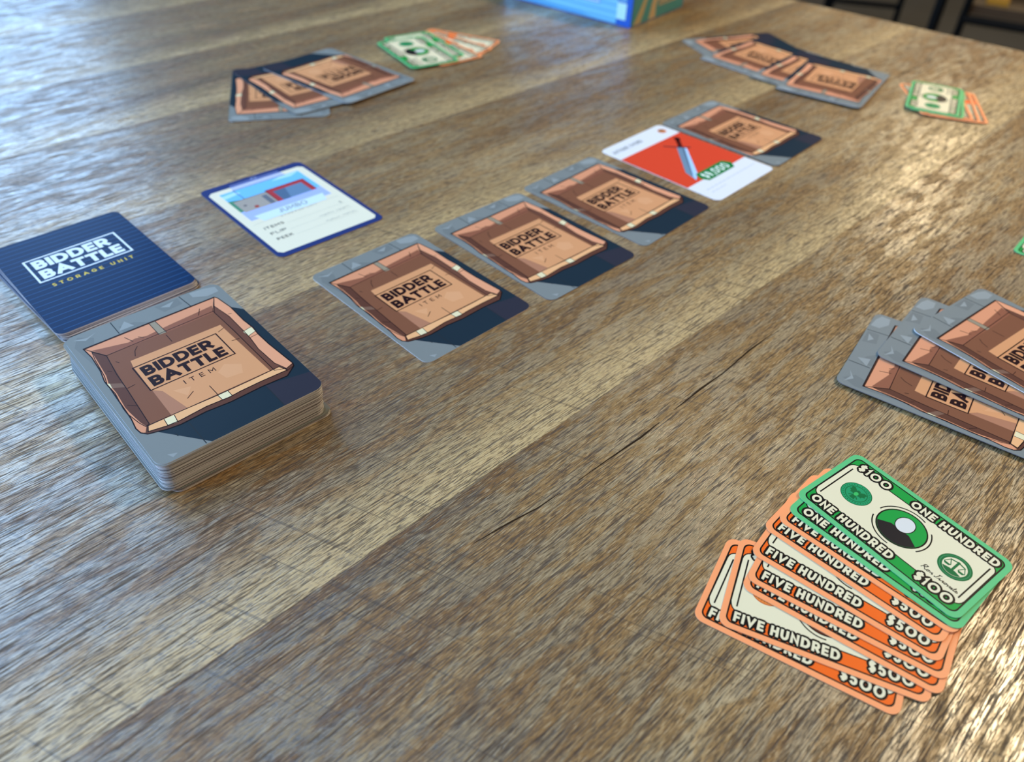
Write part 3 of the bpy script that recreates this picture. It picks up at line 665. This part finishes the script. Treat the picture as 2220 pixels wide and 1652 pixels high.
# ------------------------------------------------------------------ blue game box
def game_box():
    BL, BD, BHt = 142, 94, 52
    a = math.atan2(73.0, -97.1); ax = Vector((math.cos(a), math.sin(a)))          # left face runs away from the near corner
    p = empty('game_box', (89.2 * MM, 716.2 * MM, TZ))
    p.rotation_euler = (0, 0, a - math.pi)                                        # local -x along the left face, +y along the right face
    BLUE = mat('box_print_blue', (26, 92, 196), .3); TEAL = mat('box_print_teal', (58, 108, 98), .35)
    SKY = mat('box_print_sky', (84, 176, 236), .3)
    b = MB(); b.box((-BL * MM, 0, 0.0002), (0, BD * MM, BHt * MM), BLUE); b.build('carton', p)
    # left face (plane y=0): ribbed shutter picture, logo, pale panel
    class Face(Art):
        def __init__(s, f): MB.__init__(s); s.fn = f; s.z0 = 0
        def poly(s, pts, rgb, lay):
            s.face([s.fn(q[0], q[1], .05 + lay * .03) for q in pts], mat('box_ink_%d_%d_%d' % rgb, rgb, .3))
    FL = lambda u, v, d: ((u - BL) * MM, -d * MM, v * MM)
    FR = lambda u, v, d: (d * MM, u * MM, v * MM)
    A = Face(FL); A.poly([(2, 1.2), (BL - 15, 1.2), (BL - 15, 51), (2, 51)], (136, 206, 232), 1)
    for y in range(4, 50, 6): A.line([(2, y), (BL - 15, y)], .9, (84, 164, 220), 2)
    A.poly([(2, 2), (BL - 40, 2), (BL - 60, 4.5), (2, 4.5)], (92, 172, 226), 2); A.build('shutter_picture', p)
    A = Face(FL); A.poly([(BL - 15, 5.5), (BL - 5.5, 5.5), (BL - 5.5, 19), (BL - 15, 19)], (206, 244, 232), 3); A.poly([(BL - 14, 20), (BL - 6, 20), (BL - 6, 34), (BL - 14, 34)], (120, 178, 220), 3); A.build('pale_panel', p)
    A = Face(FL); A.poly([(34, 14), (BL - 33, 14), (BL - 33, 46), (34, 46)], (110, 160, 224), 3); logo(A, 36, 15.5, BL - 35, 44.5, (220, 238, 250), 4, 1.2, 3.4); A.build('lettering', p)
    A = Face(FR); A.poly([(1.5, .8), (BD - 1, .8), (BD - 1, 51), (1.5, 51)], (70, 150, 160), 1)
    A.poly([(5, 1), (17, 1), (24, 17), (30, 28), (24, 28), (15, 14)], (190, 172, 130), 2); A.poly([(31, 1), (43, 1), (42, 12), (50, 24), (48, 34), (40, 26), (34, 14)], (200, 176, 140), 2); A.build('side_picture', p)
    A = Face(FR); A.poly([(46, 9.5), (78, 9.5), (78, 36), (46, 36)], (112, 122, 116), 3); logo(A, 47, 10.5, 77, 35, (214, 206, 180), 4, .8, 2.6); A.build('lettering', p)
    tag(p, 'blue game box with ribbed shutter print standing at the far table end', 'box')
game_box()

# ------------------------------------------------------------------ seats beyond the table
wood_seat = noisy('dark_seat_wood', (74, 54, 30), (56, 40, 24), 9, .5, (1, 6, 1))
def leg(p, path, r=.011, name='leg'):
    b = MB(); b.tube(path, r, steel, 10); return b.build(name, p)
ch = empty('metal_chair', (1.2, 2.05, 0))
u = Vector((.886, -.463, 0)); v = Vector((.463, .886, 0)); O = Vector((1.045, 2.0, 0)) - Vector((1.2, 2.05, 0)); zs = TZ - .315
cs = [O, O + u * .4, O + u * .4 + v * .4, O + v * .4]
for i, c in enumerate(cs): leg(ch, [(c.x, c.y, 0), (c.x, c.y, zs if i in (1, 2) else (zs + .42 if i == 3 else zs + .05))], .009)
for i, (a, c) in enumerate(zip(cs, cs[1:] + cs[:1])): leg(ch, [(a.x, a.y, zs), (c.x, c.y, zs)], .010, 'seat_rail')
fo = O + Vector((-.075, -.02, 0)); leg(ch, [(fo.x, fo.y, 0), (fo.x + .0, fo.y, zs + .12)], .012, 'folding_stay')
b = MB(); q = [c + (sum(cs, Vector()) / 4 - c) * .04 for c in cs]
b.face([(c.x, c.y, zs + .032) for c in q], wood_seat); b.face([(c.x, c.y, zs + .0105) for c in q[::-1]], wood_seat)
for a, c in zip(q, q[1:] + q[:1]): b.face([(a.x, a.y, zs + .0105), (c.x, c.y, zs + .0105), (c.x, c.y, zs + .032), (a.x, a.y, zs + .032)], wood_seat)
b.build('seat', ch)
b = MB(); a3, a0 = cs[3], cs[3] + u * .4
b.box((-.2, -.008, 0), (.2, .008, .12), wood_seat); bk = b.build('backrest', ch); mid = (cs[2] + cs[3]) / 2
bk.location = (mid.x + v.x * .02, mid.y + v.y * .02, zs + .28); bk.rotation_euler = (0, 0, math.atan2(u.y, u.x))
leg(ch, [(cs[2].x, cs[2].y, zs), (cs[2].x, cs[2].y, zs + .42)], .009, 'back_post')
tag(ch, 'black metal chair with a dark wooden seat behind the table end', 'chair')
cl = MB(); cl.box((-.024, -.026, 0), (.024, .026, .012), noisy('dull_yellow', (176, 124, 20), (156, 108, 16), 12, .8)); o = cl.build('yellow_object')  # unidentified yellow patch on the seat, built as a flat block
o.location = (1.125, 2.025, zs + .0325); o.rotation_euler = (0, 0, -.48); tag(o, 'small dull yellow object lying on the dark chair seat', 'card')
st = empty('metal_stool', (1.3, 3.25, 0))
A0 = Vector((1.419, 3.206, 0)); A1 = Vector((1.159, 3.262, 0)); dv = Vector((.105, .238, 0)); base = Vector((1.3, 3.25, 0))
sc = [A0 - base, A1 - base, A1 + dv - base, A0 + dv - base]
for c in sc: leg(st, [(c.x, c.y, 0), (c.x, c.y, .62)], .011)
for a, c in zip(sc, sc[1:] + sc[:1]): leg(st, [(a.x, a.y, TZ - .6), (c.x, c.y, TZ - .6)], .009, 'stretcher')
b = MB(); m_ = sum(sc, Vector()) / 4
P = [(m_.x + .19 * math.cos(k * math.pi / 14), m_.y + .19 * math.sin(k * math.pi / 14)) for k in range(28)]
b.face([(x, y, .65) for x, y in P], wood_seat); b.face([(x, y, .62) for x, y in P[::-1]], wood_seat)
for p_, q_ in zip(P, P[1:] + P[:1]): b.face([(*p_, .62), (*q_, .62), (*q_, .65), (*p_, .65)], wood_seat)
b.build('seat', st)
tag(st, 'black metal stool with a round wooden seat and low stretchers', 'stool')
